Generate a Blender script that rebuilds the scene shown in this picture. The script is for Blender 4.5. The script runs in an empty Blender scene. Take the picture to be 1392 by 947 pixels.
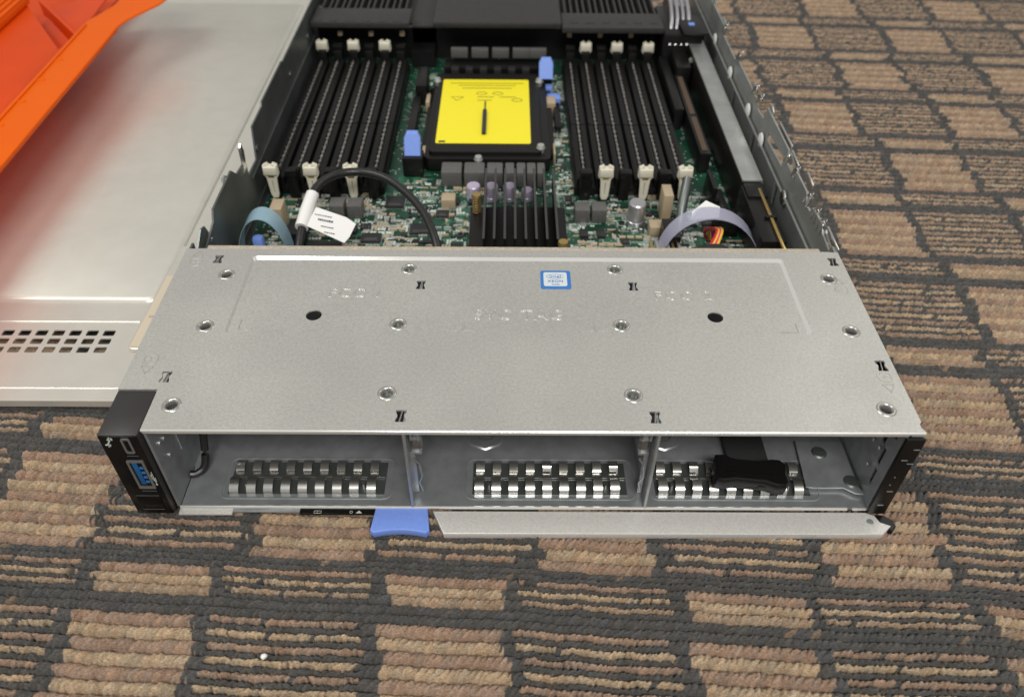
import bpy, bmesh, math, random
import numpy as np
from mathutils import Vector, Matrix
random.seed(7)
sc = bpy.context.scene
COL = sc.collection
MM = 0.001

# ------------------------------------------------------------------ camera
PIT, YAW, ROL = 0.76305, 0.00936, 0.01152
cp, sp, cy_, sy_ = math.cos(PIT), math.sin(PIT), math.cos(YAW), math.sin(YAW)
fwd = Vector((sy_*cp, cy_*cp, -sp)); right = Vector((cy_, -sy_, 0)); up = right.cross(fwd)
r_ = right*math.cos(ROL)+up*math.sin(ROL); u_ = -right*math.sin(ROL)+up*math.cos(ROL)
cam_d = bpy.data.cameras.new('camera'); cam = bpy.data.objects.new('camera', cam_d); COL.objects.link(cam)
M = Matrix((r_, u_, -fwd)).transposed().to_4x4()
M.translation = Vector((-3.9, -269.8, 393.3))*MM
cam.matrix_world = M
cam_d.sensor_width = 36; cam_d.sensor_fit = 'HORIZONTAL'; cam_d.lens = 1077.48/1392*36
cam_d.clip_start = 0.01; cam_d.clip_end = 50
cam_d.dof.use_dof = True; cam_d.dof.focus_distance = 0.475; cam_d.dof.aperture_fstop = 8.5
sc.camera = cam

# ------------------------------------------------------------------ world and ceiling lamps (indoor office light)
w = bpy.data.worlds.new('World'); sc.world = w; w.use_nodes = True
bg = w.node_tree.nodes['Background']; bg.inputs[0].default_value = (1.0, .995, .96, 1); bg.inputs[1].default_value = 0.40
def area(loc, size, energy, col, target):
    l = bpy.data.lights.new('ceiling_panel', 'AREA'); l.shape = 'RECTANGLE'; l.size, l.size_y = size
    l.energy = energy; l.color = col
    o = bpy.data.objects.new('ceiling_panel', l); COL.objects.link(o); o.location = loc
    o.rotation_euler = (Vector(target)-Vector(loc)).to_track_quat('-Z', 'Y').to_euler()
area((0.25, -1.45, 2.0), (1.1, .5), 38, (1, .985, .94), (0.1, 0.1, 0))
area((-1.3, 0.2, 2.3), (1.2, .6), 24, (1, .99, .935), (-1.3, 0.2, 0))
area((1.6, 1.6, 2.3), (1.2, .6), 8, (1, .99, .935), (1.3, 1.5, 0))
sc.view_settings.view_transform = 'Standard'; sc.view_settings.look = 'None'
sc.view_settings.exposure = 0.0; sc.view_settings.gamma = 1

# ------------------------------------------------------------------ materials
def lin(c):
    return tuple(((v/255)/12.92 if v/255 <= .04045 else ((v/255+.055)/1.055)**2.4) for v in c)
def mat(name, col, rough=.5, metal=0., noise=0., nscale=300., bump=0., bscale=800., coat=0., trans=0., alpha=1., spec=.5, stretch=(1,1,1), rvar=0.):
    m = bpy.data.materials.new(name); m.use_nodes = True; nt = m.node_tree; b = nt.nodes['Principled BSDF']
    b.inputs['Base Color'].default_value = (*col, 1); b.inputs['Roughness'].default_value = rough
    b.inputs['Metallic'].default_value = metal; b.inputs['Specular IOR Level'].default_value = spec
    if coat: b.inputs['Coat Weight'].default_value = coat; b.inputs['Coat Roughness'].default_value = .08
    if trans: b.inputs['Transmission Weight'].default_value = trans
    if alpha < 1: b.inputs['Alpha'].default_value = alpha
    if noise or bump or rvar:
        tc = nt.nodes.new('ShaderNodeTexCoord'); mp = nt.nodes.new('ShaderNodeMapping'); mp.inputs['Scale'].default_value = stretch
        nt.links.new(tc.outputs['Object'], mp.inputs['Vector'])
    if noise:
        n = nt.nodes.new('ShaderNodeTexNoise'); n.inputs['Scale'].default_value = nscale; n.inputs['Detail'].default_value = 5
        nt.links.new(mp.outputs[0], n.inputs['Vector'])
        mx = nt.nodes.new('ShaderNodeMix'); mx.data_type = 'RGBA'
        mx.inputs[6].default_value = (*[max(0, c*(1-noise)) for c in col], 1); mx.inputs[7].default_value = (*[min(1, c*(1+noise)) for c in col], 1)
        mr = nt.nodes.new('ShaderNodeMapRange'); mr.inputs[1].default_value = .3; mr.inputs[2].default_value = .7
        nt.links.new(n.outputs[0], mr.inputs[0]); nt.links.new(mr.outputs[0], mx.inputs[0]); nt.links.new(mx.outputs[2], b.inputs['Base Color'])
    if rvar:
        n3 = nt.nodes.new('ShaderNodeTexNoise'); n3.inputs['Scale'].default_value = 14; n3.inputs['Detail'].default_value = 6
        nt.links.new(mp.outputs[0], n3.inputs['Vector'])
        m3 = nt.nodes.new('ShaderNodeMapRange'); m3.inputs[1].default_value = .3; m3.inputs[2].default_value = .7
        m3.inputs[3].default_value = rough-rvar; m3.inputs[4].default_value = rough+rvar
        nt.links.new(n3.outputs[0], m3.inputs[0]); nt.links.new(m3.outputs[0], b.inputs['Roughness'])
    if bump:
        n2 = nt.nodes.new('ShaderNodeTexNoise'); n2.inputs['Scale'].default_value = bscale; n2.inputs['Detail'].default_value = 3
        nt.links.new(mp.outputs[0], n2.inputs['Vector'])
        bp = nt.nodes.new('ShaderNodeBump'); bp.inputs['Strength'].default_value = bump; bp.inputs['Distance'].default_value = .0005
        nt.links.new(n2.outputs[0], bp.inputs['Height']); nt.links.new(bp.outputs[0], b.inputs['Normal'])
    return m
M_cover = mat('satin_zinc_steel', (.53, .518, .485), .37, .55, noise=.10, nscale=620, bump=.3, bscale=1000, rvar=.11)
M_emb = mat('embossed_steel', (.54, .535, .50), .28, .6)
M_lip = mat('steel_edge_highlight', (.80, .79, .76), .22, .55, rvar=.05)  # paler than the cover: lamp highlight on the edges put into the colour
M_bar = mat('lever_steel', (.66, .64, .61), .42, .25, noise=.10, nscale=900, bump=.2, bscale=1300)
M_lid = mat('lid_steel', (.68, .655, .59), .36, .48, noise=.03, nscale=60, bump=.04, bscale=300, rvar=.04)
M_inner = mat('inner_steel', (.41, .43, .44), .32, .6, noise=.12, nscale=120, bump=.1, bscale=500, rvar=.08)
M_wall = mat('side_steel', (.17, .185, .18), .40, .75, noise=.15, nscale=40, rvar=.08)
M_wallR = mat('side_steel_lit', (.40, .41, .395), .38, .6, noise=.10, nscale=60, rvar=.08)  # same steel as M_wall; the right wall's stronger light is put into the colour
M_shiny = mat('bright_steel', (.66, .65, .62), .22, .95, rvar=.06)
M_black = mat('black_plastic', (.007, .0065, .0065), .36, spec=.35, bump=.1, bscale=1500)
M_gloss = mat('gloss_black_plastic', (.006, .006, .006), .22, spec=.3)
M_earTop = mat('matt_black_plastic', (.026, .023, .022), .38, noise=.1, nscale=80, bump=.1, bscale=2500)
M_slot = mat('slot_plastic', (.006, .0055, .0055), .42, spec=.3)
M_slotgrey = mat('slot_contacts', (.16, .15, .14), .4, noise=.95, nscale=420)
M_white = mat('cream_plastic', (.70, .66, .54), .45)
M_yellow = mat('yellow_label', (.93, .80, .02), .35)
M_blue = mat('blue_plastic', (.19, .31, .78), .5, noise=.04, nscale=400, bump=.06, bscale=2000)
M_usb = mat('usb_blue', (.012, .10, .26), .35)
M_orange = mat('orange_plastic', (1.0, .19, .0), .38, noise=.03, nscale=20, spec=.25)
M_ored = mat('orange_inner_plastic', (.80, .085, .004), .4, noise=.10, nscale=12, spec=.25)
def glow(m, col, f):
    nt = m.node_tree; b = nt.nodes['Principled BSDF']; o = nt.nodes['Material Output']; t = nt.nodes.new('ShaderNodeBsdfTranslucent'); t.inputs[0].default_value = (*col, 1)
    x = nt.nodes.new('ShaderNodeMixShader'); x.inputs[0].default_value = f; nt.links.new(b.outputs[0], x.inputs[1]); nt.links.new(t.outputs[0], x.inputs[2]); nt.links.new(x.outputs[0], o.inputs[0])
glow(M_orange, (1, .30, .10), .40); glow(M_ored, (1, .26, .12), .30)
M_tan = mat('tan_strip', (.60, .52, .40), .5)
M_foam = mat('beige_foam', (.42, .36, .29), .8, noise=.2, nscale=700)
M_shroud = mat('grey_shroud_plastic', (.034, .031, .031), .6, noise=.12, nscale=150)
M_chip = mat('chip_black', (.02, .02, .021), .45)
M_choke = mat('choke_grey', (.11, .105, .10), .5, noise=.1, nscale=400)
M_cap = mat('capacitor_metal', (.55, .53, .56), .3, .8)
M_capTop = mat('capacitor_top', (.55, .48, .62), .35, .3)
M_brass = mat('brass', (.60, .42, .16), .3, .9)
M_paper = mat('white_label', (.80, .79, .77), .55)
M_ink = mat('ink', (.03, .03, .035), .6)
M_faint = mat('faint_ink', (.22, .18, .02), .5)
M_cable = mat('cable_jacket', (.015, .014, .014), .35, bump=.2, bscale=900)
M_bluetab = mat('blue_pull_tab', (.34, .50, .60), .3, alpha=.66)
M_cleartab = mat('clear_pull_tab', (.55, .55, .70), .2, alpha=.42)
M_stblue = mat('sticker_blue', (.03, .17, .50), .25, coat=.4)
M_stwhite = mat('sticker_silver', (.62, .66, .66), .3)
M_red = mat('red_wire', (.55, .02, .03), .4)
M_yw = mat('yellow_wire', (.80, .50, .03), .4)
M_magenta = mat('pink_wire', (.65, .03, .18), .4)
M_trace = mat('board_trace', (.035, .16, .09), .3)
M_tracelight = mat('board_trace_light', (.30, .38, .31), .4)
M_silk = mat('silkscreen', (.55, .60, .55), .6)
M_smdtan = mat('smd_tan', (.42, .33, .22), .5)
M_smdmetal = mat('smd_metal', (.62, .63, .60), .3, .7)
M_hs = mat('heatsink_black', (.007, .006, .0055), .42, spec=.35)
M_hsedge = mat('heatsink_fin', (.045, .042, .042), .35)
M_darkvoid = mat('dark_recess', (.02, .021, .021), .6)
M_collar = mat('collar_steel', (.50, .49, .46), .28, .8)
M_tabs = mat('tab_steel', (.30, .29, .28), .35, .6)
M_crumb = mat('crumb', (.85, .83, .78), .7)

def pcb():
    m = bpy.data.materials.new('circuit_board'); m.use_nodes = True; nt = m.node_tree; b = nt.nodes['Principled BSDF']
    b.inputs['Roughness'].default_value = .35
    tc = nt.nodes.new('ShaderNodeTexCoord')
    def ramp(src, a, c):
        mr = nt.nodes.new('ShaderNodeMapRange'); mr.inputs[1].default_value = a; mr.inputs[2].default_value = c; nt.links.new(src, mr.inputs[0]); return mr.outputs[0]
    def mixc(f, a, c):
        mx = nt.nodes.new('ShaderNodeMix'); mx.data_type = 'RGBA'
        for k, v in ((6, a), (7, c)):
            if isinstance(v, tuple): mx.inputs[k].default_value = (*v, 1)
            else: nt.links.new(v, mx.inputs[k])
        nt.links.new(f, mx.inputs[0]); return mx.outputs[2]
    mp = nt.nodes.new('ShaderNodeMapping'); nt.links.new(tc.outputs['Object'], mp.inputs[0])
    v1 = nt.nodes.new('ShaderNodeTexVoronoi'); v1.distance = 'MANHATTAN'; v1.feature = 'F1'; v1.inputs['Scale'].default_value = 210; nt.links.new(mp.outputs[0], v1.inputs['Vector'])
    v2 = nt.nodes.new('ShaderNodeTexVoronoi'); v2.distance = 'CHEBYCHEV'; v2.inputs['Scale'].default_value = 420; nt.links.new(mp.outputs[0], v2.inputs['Vector'])
    n = nt.nodes.new('ShaderNodeTexNoise'); n.inputs['Scale'].default_value = 28; n.inputs['Detail'].default_value = 4; nt.links.new(mp.outputs[0], n.inputs['Vector'])
    n2 = nt.nodes.new('ShaderNodeTexNoise'); n2.inputs['Scale'].default_value = 260; n2.inputs['Detail'].default_value = 2; nt.links.new(mp.outputs[0], n2.inputs['Vector'])
    c = mixc(ramp(n.outputs[0], .40, .60), (.006, .038, .022), (.011, .070, .038))
    sep = nt.nodes.new('ShaderNodeSeparateColor'); nt.links.new(v2.outputs['Color'], sep.inputs[0])
    mul = nt.nodes.new('ShaderNodeMath'); mul.operation = 'MULTIPLY'
    nt.links.new(ramp(sep.outputs[0], .80, .84), mul.inputs[0]); nt.links.new(ramp(v2.outputs['Distance'], .28, .22), mul.inputs[1])
    c = mixc(mul.outputs[0], c, (.45, .50, .44))
    nt.links.new(c, b.inputs['Base Color'])
    return m
M_pcb = pcb()

# ------------------------------------------------------------------ mesh helpers (all numbers in millimetres)
def curve_mesh(loops, t=1.0, bevel=0.0):
    cu = bpy.data.curves.new('tmp', 'CURVE'); cu.dimensions = '2D'; cu.fill_mode = 'BOTH'
    cu.extrude = max(.01, t/2-bevel); cu.bevel_depth = bevel; cu.bevel_resolution = 1
    for lp in loops:
        s = cu.splines.new('POLY'); s.points.add(len(lp)-1)
        for i, p in enumerate(lp): s.points[i].co = (p[0], p[1], 0, 1)
        s.use_cyclic_u = True
    o = bpy.data.objects.new('tmp', cu); COL.objects.link(o); bpy.context.view_layer.update()
    me = bpy.data.meshes.new_from_object(o.evaluated_get(bpy.context.evaluated_depsgraph_get()))
    V = [tuple(v.co) for v in me.vertices]; F = [tuple(p.vertices) for p in me.polygons]
    bpy.data.objects.remove(o); bpy.data.curves.remove(cu); bpy.data.meshes.remove(me)
    return V, F
def text_mesh(body, size, t=.3, bevel=0., spacing=1.0, outline=False):
    cu = bpy.data.curves.new('tmp', 'FONT'); cu.body = body; cu.fill_mode = 'NONE' if outline else 'BOTH'; cu.size = size; cu.extrude = t/2; cu.bevel_depth = bevel
    cu.align_x = 'CENTER'; cu.align_y = 'CENTER'; cu.space_character = spacing
    o = bpy.data.objects.new('tmp', cu); COL.objects.link(o); bpy.context.view_layer.update()
    me = bpy.data.meshes.new_from_object(o.evaluated_get(bpy.context.evaluated_depsgraph_get()))
    V = [tuple(v.co) for v in me.vertices]; F = [tuple(p.vertices) for p in me.polygons]
    bpy.data.objects.remove(o); bpy.data.curves.remove(cu); bpy.data.meshes.remove(me)
    return V, F
def circ(x, y, r, n=24, ry=None):
    ry = ry or r
    return [(x+r*math.cos(2*math.pi*i/n), y+ry*math.sin(2*math.pi*i/n)) for i in range(n)]
def rrect(x0, y0, x1, y1, r=1., n=4):
    out = []
    for cx, cy, a in ((x1-r, y1-r, 0), (x0+r, y1-r, 90), (x0+r, y0+r, 180), (x1-r, y0+r, 270)):
        for i in range(n+1):
            t = math.radians(a+90*i/n); out.append((cx+r*math.cos(t), cy+r*math.sin(t)))
    return out
class MB:
    def __init__(s): s.V = []; s.F = []; s.I = []; s.mi = 0
    def add(s, V, F, f=None):
        k = len(s.V)
        s.V += [tuple(f(*v)) for v in V] if f else [tuple(v) for v in V]
        s.F += [tuple(i+k for i in q) for q in F]; s.I += [s.mi]*len(F); return s
    def box(s, x0, y0, z0, x1, y1, z1, bev=0., f=None):
        if bev <= 0:
            V = [(x, y, z) for z in (z0, z1) for y in (y0, y1) for x in (x0, x1)]
            F = [(0, 2, 3, 1), (4, 5, 7, 6), (0, 1, 5, 4), (2, 6, 7, 3), (0, 4, 6, 2), (1, 3, 7, 5)]
            return s.add(V, F, f)
        bm = bmesh.new(); bmesh.ops.create_cube(bm, size=1)
        for v in bm.verts: v.co = Vector(((x0+x1)/2+v.co.x*(x1-x0), (y0+y1)/2+v.co.y*(y1-y0), (z0+z1)/2+v.co.z*(z1-z0)))
        bmesh.ops.bevel(bm, geom=list(bm.edges), offset=bev, segments=2, profile=.5, affect='EDGES', clamp_overlap=True)
        V = [tuple(v.co) for v in bm.verts]; bm.verts.index_update(); F = [tuple(v.index for v in q.verts) for q in bm.faces]; bm.free()
        return s.add(V, F, f)
    def plate(s, loops, t=1., z=0., bevel=0., f=None):          # outline with holes, top face at z
        V, F = curve_mesh(loops, t, bevel)
        g = (lambda x, y, w: (f or (lambda *a: a))(x, y, w+z-t/2))
        return s.add(V, F, g)
    def cyl(s, c, r, h, axis='z', n=20, r2=None, cap=True):
        r2 = r if r2 is None else r2; V = []; 
        for k, rr in ((0, r), (h, r2)):
            for i in range(n):
                a = 2*math.pi*i/n; p = (rr*math.cos(a), rr*math.sin(a), k)
                V.append({'z': p, 'y': (p[0], p[2], p[1]), 'x': (p[2], p[0], p[1])}[axis])
        F = [(i, (i+1) % n, n+(i+1) % n, n+i) for i in range(n)]
        if cap: F += [tuple(range(n))[::-1], tuple(range(n, 2*n))]
        return s.add(V, F, lambda x, y, z: (x+c[0], y+c[1], z+c[2]))
    def lathe(s, c, prof, n=24):
        V = []; F = []
        for r, z in prof:
            for i in range(n):
                a = 2*math.pi*i/n; V.append((c[0]+r*math.cos(a), c[1]+r*math.sin(a), c[2]+z))
        for j in range(len(prof)-1):
            for i in range(n):
                F.append((j*n+i, j*n+(i+1) % n, (j+1)*n+(i+1) % n, (j+1)*n+i))
        return s.add(V, F)
    def tube(s, pts, r, n=10, cyc=False):
        P = [Vector(p) for p in pts]; m = len(P); V = []; F = []
        for j in range(m):
            a = P[j-1] if (j > 0 or cyc) else P[j]; b = P[(j+1) % m] if (j < m-1 or cyc) else P[j]
            t = (b-a).normalized(); ref = Vector((0, 0, 1)) if abs(t.z) < .9 else Vector((0, 1, 0))
            x = t.cross(ref).normalized(); y = x.cross(t)
            for i in range(n):
                q = 2*math.pi*i/n; V.append(tuple(P[j]+x*r*math.cos(q)+y*r*math.sin(q)))
        for j in range(m if cyc else m-1):
            for i in range(n):
                k = (j+1) % m; F.append((j*n+i, j*n+(i+1) % n, k*n+(i+1) % n, k*n+i))
        if not cyc: F += [tuple(range(n))[::-1], tuple(range((m-1)*n, m*n))]
        return s.add(V, F)
    def sweep(s, prof, x0, x1, t=.5):
        """open (y,z) profile swept along x as a sheet of thickness t"""
        P = [Vector((0, *p)) for p in prof]; V = []; m = len(P)
        for j in range(m):
            a = P[max(0, j-1)]; b = P[min(m-1, j+1)]; d = (b-a).normalized(); nrm = Vector((0, -d.z, d.y))*t
            for x in (x0, x1):
                V.append((x, P[j].y, P[j].z)); V.append((x, P[j].y-nrm.y, P[j].z-nrm.z))
        F = []
        for j in range(m-1):
            a = 4*j; b = a+4
            F += [(a, a+2, b+2, b), (a+1, b+1, b+3, a+3), (a, b, b+1, a+1), (a+2, a+3, b+3, b+2)]
        F += [(0, 1, 3, 2), (4*m-4, 4*m-2, 4*m-1, 4*m-3)]
        return s.add(V, F)
def catmull(P, n=8):
    P = [Vector(p) for p in P]; out = []
    for i in range(len(P)-1):
        a = P[max(0, i-1)]; b = P[i]; c = P[i+1]; d = P[min(len(P)-1, i+2)]
        for k in range(n):
            t = k/n; out.append(.5*((2*b)+(c-a)*t+(2*a-5*b+4*c-d)*t*t+(3*b-a-3*c+d)*t**3))
    out.append(P[-1]); return out
ORG = {}
def build(name, mb, mats, parent=None, label=None, cat=None, group=None, kind=None, smooth=35, origin=None):
    V = np.array(mb.V, dtype=float)
    lo, hi = V.min(0), V.max(0)
    org = Vector(origin) if origin else Vector(((lo[0]+hi[0])/2, (lo[1]+hi[1])/2, lo[2]))
    me = bpy.data.meshes.new(name); me.from_pydata([tuple((Vector(v)-org)*MM) for v in mb.V], [], mb.F)
    for m in (mats if isinstance(mats, (list, tuple)) else [mats]): me.materials.append(m)
    if max(mb.I) > 0: me.polygons.foreach_set('material_index', mb.I)
    bm = bmesh.new(); bm.from_mesh(me); bmesh.ops.recalc_face_normals(bm, faces=bm.faces[:]); bm.to_mesh(me); bm.free()
    if smooth:
        me.polygons.foreach_set('use_smooth', [True]*len(me.polygons)); me.set_sharp_from_angle(angle=math.radians(smooth))
    o = bpy.data.objects.new(name, me); COL.objects.link(o)
    pw = ORG[parent.name] if parent else Vector((0, 0, 0))
    o.location = (org-pw)*MM; ORG[o.name] = org
    if parent: o.parent = parent
    tag(o, label, cat, group, kind); return o
def tag(o, label=None, cat=None, group=None, kind=None):
    for k, v in (('label', label), ('category', cat), ('group', group), ('kind', kind)):
        if v: o[k] = v
def thing(name, org, label, cat, group=None):
    o = bpy.data.objects.new(name, None); COL.objects.link(o); o.location = Vector(org)*MM; ORG[o.name] = Vector(org)
    o.empty_display_size = .02; tag(o, label, cat, group); return o
def copy_at(o, parent, d, label=None):
    c = o.copy(); COL.objects.link(c); c.parent = parent; c.location = o.location+Vector(d)*MM
    ORG[c.name] = ORG[o.name]+Vector(d)
    for ch in list(o.children):
        k = ch.copy(); COL.objects.link(k); k.parent = c
    if label: c['label'] = label
    return c

# ================================================================== SETTING: carpet
def carpet():
    rng = np.random.RandomState(3)
    T1 = rng.rand(4096); T2 = rng.rand(4096); T3 = rng.rand(4096); T4 = rng.rand(4096)
    h = lambda T, a, b: T[(np.asarray(a, dtype=np.int64)*131+np.asarray(b, dtype=np.int64)*977) % 4096]
    def n1(T, x, k):                       # smooth value noise along x, row k
        i = np.floor(x).astype(np.int64); f = x-i; f = f*f*(3-2*f)
        return h(T, i, k)*(1-f)+h(T, i+1, k)*f
    widths = [7.3]*9+[3.7]*2+[6.0]*3+[5.35]*2
    kinds = [1]*9+[0]*2+[2]*3+[0]*2
    edges = np.concatenate([[0], np.cumsum(widths)]); PER = edges[-1]
    kinds = np.array(kinds); wd = np.array(widths)
    pal = np.array([lin((84, 82, 80)), lin((178, 155, 128)), lin((158, 132, 113)), lin((162, 139, 117))])
    def n2(T, x, y):
        i = np.floor(x).astype(np.int64); j = np.floor(y).astype(np.int64); f = x-i; g = y-j
        f = f*f*(3-2*f); g = g*g*(3-2*g)
        return (h(T, i, j)*(1-f)+h(T, i+1, j)*f)*(1-g)+(h(T, i, j+1)*(1-f)+h(T, i+1, j+1)*f)*g-.5
    def field(X, Y):
        x4 = -3.9+(X+3.9)/1.0077; y4 = -269.8+(Y+269.8)/1.0077
        xp = x4-.055*y4; yp = y4+.055*x4
        yp = yp+1.6*(n1(T3, xp/60, 5)-.5)+.9*(n1(T1, xp/13, 9)-.5)
        X0, Y0 = xp, yp
        xp = X0+1.1*n2(T2, X0/2.4, Y0/2.4)+.45*n2(T1, X0/.9, Y0/.9); yp = Y0+1.2*n2(T3, X0/2.6, Y0/2.6)+.5*n2(T4, X0/.9+40, Y0/.9)
        d = -72.6-yp                         # distance below the top of block row 0
        row = np.floor(d/PER).astype(np.int64); q = d-row*PER
        k = np.clip(np.searchsorted(edges, q, side='right')-1, 0, 15)
        v = (q-edges[k])/wd[k]*2-1           # -1..1 across the rib
        rib = row*16+k
        kd = kinds[k]
        # small band belongs to the block nearer to the camera
        rr = np.where(kd == 2, row+1, row)
        colf = (xp-16)/80.8; 
        jit = (h(T2, rib, 7)-.5)*.09+.03*n2(T1, xp/5, rib*3.7)
        ci = np.floor(colf+jit).astype(np.int64); cf = colf+jit-ci
        odd = (ci+rr) % 2 != 0
        solid = (kd > 0) & odd & (cf < .84)
        stripe = (kd > 0) & ((~odd & (cf < .90)) | (odd & (cf > .90)))
        # solid parity: row 0 -> odd columns
        # two half yarns in striped areas
        half = stripe & (v > (0.10+(n1(T4, xp/4, rib)-.5)*.7+.22*np.sin(xp*1.9+rib)))
        # tuft coordinates
        vv = np.where(stripe, np.where(half, (v-.1)/.9*2-1, (v+1)/1.1*2-1), v)
        vv = np.clip(vv, -1, 1)
        sgn = np.where((rib % 2) == 0, 1., 1.)
        s = np.where(stripe, 3.0, 3.7)
        u = (xp+n1(T1, xp/7, rib)*3.0+rib*1.37)/s+(.45+.5*n1(T4, xp/11, rib+31))*vv
        ti = np.floor(u).astype(np.int64); tf = u-ti
        amp = h(T3, ti, rib)
        # leaf-shaped tuft: steep one side
        prof = np.sin(np.pi*np.clip(tf, 0, 1)**.65)
        wv = np.sqrt(np.clip(1-np.abs(vv)**2.3, 0, 1))
        hgt = -8.2+wv*(7.2+1.1*amp)+wv*prof*1.4+.5*np.sin(xp*5.1+n1(T2, xp/2, rib)*9+vv*5)*wv*.5
        hgt = hgt+ (n1(T2, xp/1.1, rib*3+1)-.5)*.35*wv
        hgt = np.where(kd == 0, hgt*.8-.5, hgt)
        hgt = np.where(stripe, hgt-.25+np.where(half, -.35, 0), hgt)
        hgt = hgt-1.2*wv*np.exp(-(np.minimum(tf, 1-tf)/.12)**2)
        hgt = hgt+.9*n2(T1, (X0+Y0)/.85, (Y0-X0)/3.0)+.45*n2(T4, X0/.7, Y0/1.2)
        # colour of a tuft
        alt = np.where(kd == 2, np.where(k == 12, 1, np.where(k == 11, 2, 3)), np.where(k % 2 == 1, 1, 2))
        brk = h(T4, ti, rib*5+3) < .04
        edgej = h(T1, ti, rib+11)
        colored = (solid | (stripe & ~half & ~brk))
        near = solid & ((cf < .02*edgej*2) | (cf > .84-.06*edgej))
        colored &= ~near
        bleed = (kd == 0) & (h(T2, ti, rib+5) < .015)
        idx = np.where(colored, alt, 0)
        C = pal[idx]*(1-.0)
        C = np.where(bleed[..., None], pal[3]*.6, C)
        var = (.80+.34*h(T2, ti, rib+77)+.10*(n1(T3, xp/1.3, rib*2+9)-.5))[..., None]
        tint = 1+(h(T1, ti, rib+200)[..., None]-.5)*np.array([.10, .0, -.10])
        return hgt, np.clip(C*var*tint, 0, 1)
    parts = []
    def patch(x0, x1, y0, y1, dx, dy):
        parts.append((np.arange(x0, x1+dx*.5, dx), np.arange(y0, y1+dy*.5, dy)))
    patch(-460, 560, -200, 100, .62, .62)
    patch(200, 900, 100, 1000, .95, 1.1)
    patch(-1500, 200, 100, 1000, 5, 5); patch(900, 2000, 100, 1000, 5, 5); patch(-1500, 2000, 1000, 2000, 5, 5)
    patch(-1500, -460, -900, 100, 5, 5); patch(560, 2000, -900, 100, 5, 5); patch(-460, 560, -900, -200, 3, 3)
    Vs, Qs, Cs, off = [], [], [], 0
    for xs, ys in parts:
        X, Y = np.meshgrid(xs, ys); H, C = field(X, Y)
        nx, ny = len(xs), len(ys)
        Vs.append(np.stack([X, Y, H], -1).reshape(-1, 3)*MM); Cs.append(C.reshape(-1, 3))
        i = np.arange((nx)*(ny)).reshape(ny, nx)+off
        Qs.append(np.stack([i[:-1, :-1], i[:-1, 1:], i[1:, 1:], i[1:, :-1]], -1).reshape(-1, 4)); off += nx*ny
    V = np.concatenate(Vs).astype(np.float32); Q = np.concatenate(Qs).astype(np.int32); C = np.concatenate(Cs)
    me = bpy.data.meshes.new('carpet'); me.vertices.add(len(V)); me.vertices.foreach_set('co', V.ravel())
    me.loops.add(Q.size); me.loops.foreach_set('vertex_index', Q.ravel())
    me.polygons.add(len(Q)); me.polygons.foreach_set('loop_start', np.arange(0, Q.size, 4, dtype=np.int32))
    me.polygons.foreach_set('loop_total', np.full(len(Q), 4, dtype=np.int32)); me.update(calc_edges=True)
    me.polygons.foreach_set('use_smooth', np.ones(len(Q), dtype=bool))
    ca = me.color_attributes.new('yarn', 'FLOAT_COLOR', 'POINT')
    ca.data.foreach_set('color', np.concatenate([C, np.ones((len(C), 1))], 1).astype(np.float32).ravel())
    m = bpy.data.materials.new('carpet_yarn'); m.use_nodes = True; nt = m.node_tree; b = nt.nodes['Principled BSDF']
    b.inputs['Roughness'].default_value = .95; b.inputs['Specular IOR Level'].default_value = .15
    b.inputs['Sheen Weight'].default_value = .15
    at = nt.nodes.new('ShaderNodeAttribute'); at.attribute_name = 'yarn'
    tc = nt.nodes.new('ShaderNodeTexCoord'); mp = nt.nodes.new('ShaderNodeMapping'); mp.inputs['Rotation'].default_value = (0, 0, .9); mp.inputs['Scale'].default_value = (.3, 1.3, 1)
    nt.links.new(tc.outputs['Object'], mp.inputs[0])
    n = nt.nodes.new('ShaderNodeTexNoise'); n.inputs['Scale'].default_value = 1700; n.inputs['Detail'].default_value = 4; nt.links.new(mp.outputs[0], n.inputs['Vector'])
    mr = nt.nodes.new('ShaderNodeMapRange'); mr.inputs[1].default_value = .3; mr.inputs[2].default_value = .7; mr.inputs[3].default_value = .56; mr.inputs[4].default_value = 1.42
    nt.links.new(n.outputs[0], mr.inputs[0])
    vm = nt.nodes.new('ShaderNodeVectorMath'); vm.operation = 'SCALE'; nt.links.new(at.outputs['Color'], vm.inputs[0]); nt.links.new(mr.outputs[0], vm.inputs['Scale'])
    nt.links.new(vm.outputs[0], b.inputs['Base Color'])
    bp = nt.nodes.new('ShaderNodeBump'); bp.inputs['Strength'].default_value = .7; bp.inputs['Distance'].default_value = .0012
    nt.links.new(n.outputs[0], bp.inputs['Height']); nt.links.new(bp.outputs[0], b.inputs['Normal'])
    me.materials.append(m)
    o = bpy.data.objects.new('carpet', me); COL.objects.link(o); o['kind'] = 'structure'
    o['label'] = 'ribbed office carpet with a checker of tan and charcoal bars'
carpet()

# ================================================================== RACK SERVER
S = thing('rack_server', (0, 300, 4.6), 'open two-unit rack server with silver drive cage and exposed motherboard on the carpet', 'server')
T = 75.0; D = 157.5
# ---- base pan
mb = MB(); mb.box(-193, 1, 4.6, 213.5, 150, 6.2); mb.box(-215.8, 150, 4.6, 215.8, 735, 6.2)
mb.box(-215.8, 30, 4.7, -193, 150, 6.1)
mb.mi = 1; mb.tube([(-193.5, .9, 5.7), (196, .9, 5.7)], 1.0, 8)
mb.tube([(199, .9, 5.6), (213, .9, 5.6)], .9, 8); mb.mi = 0
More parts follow.
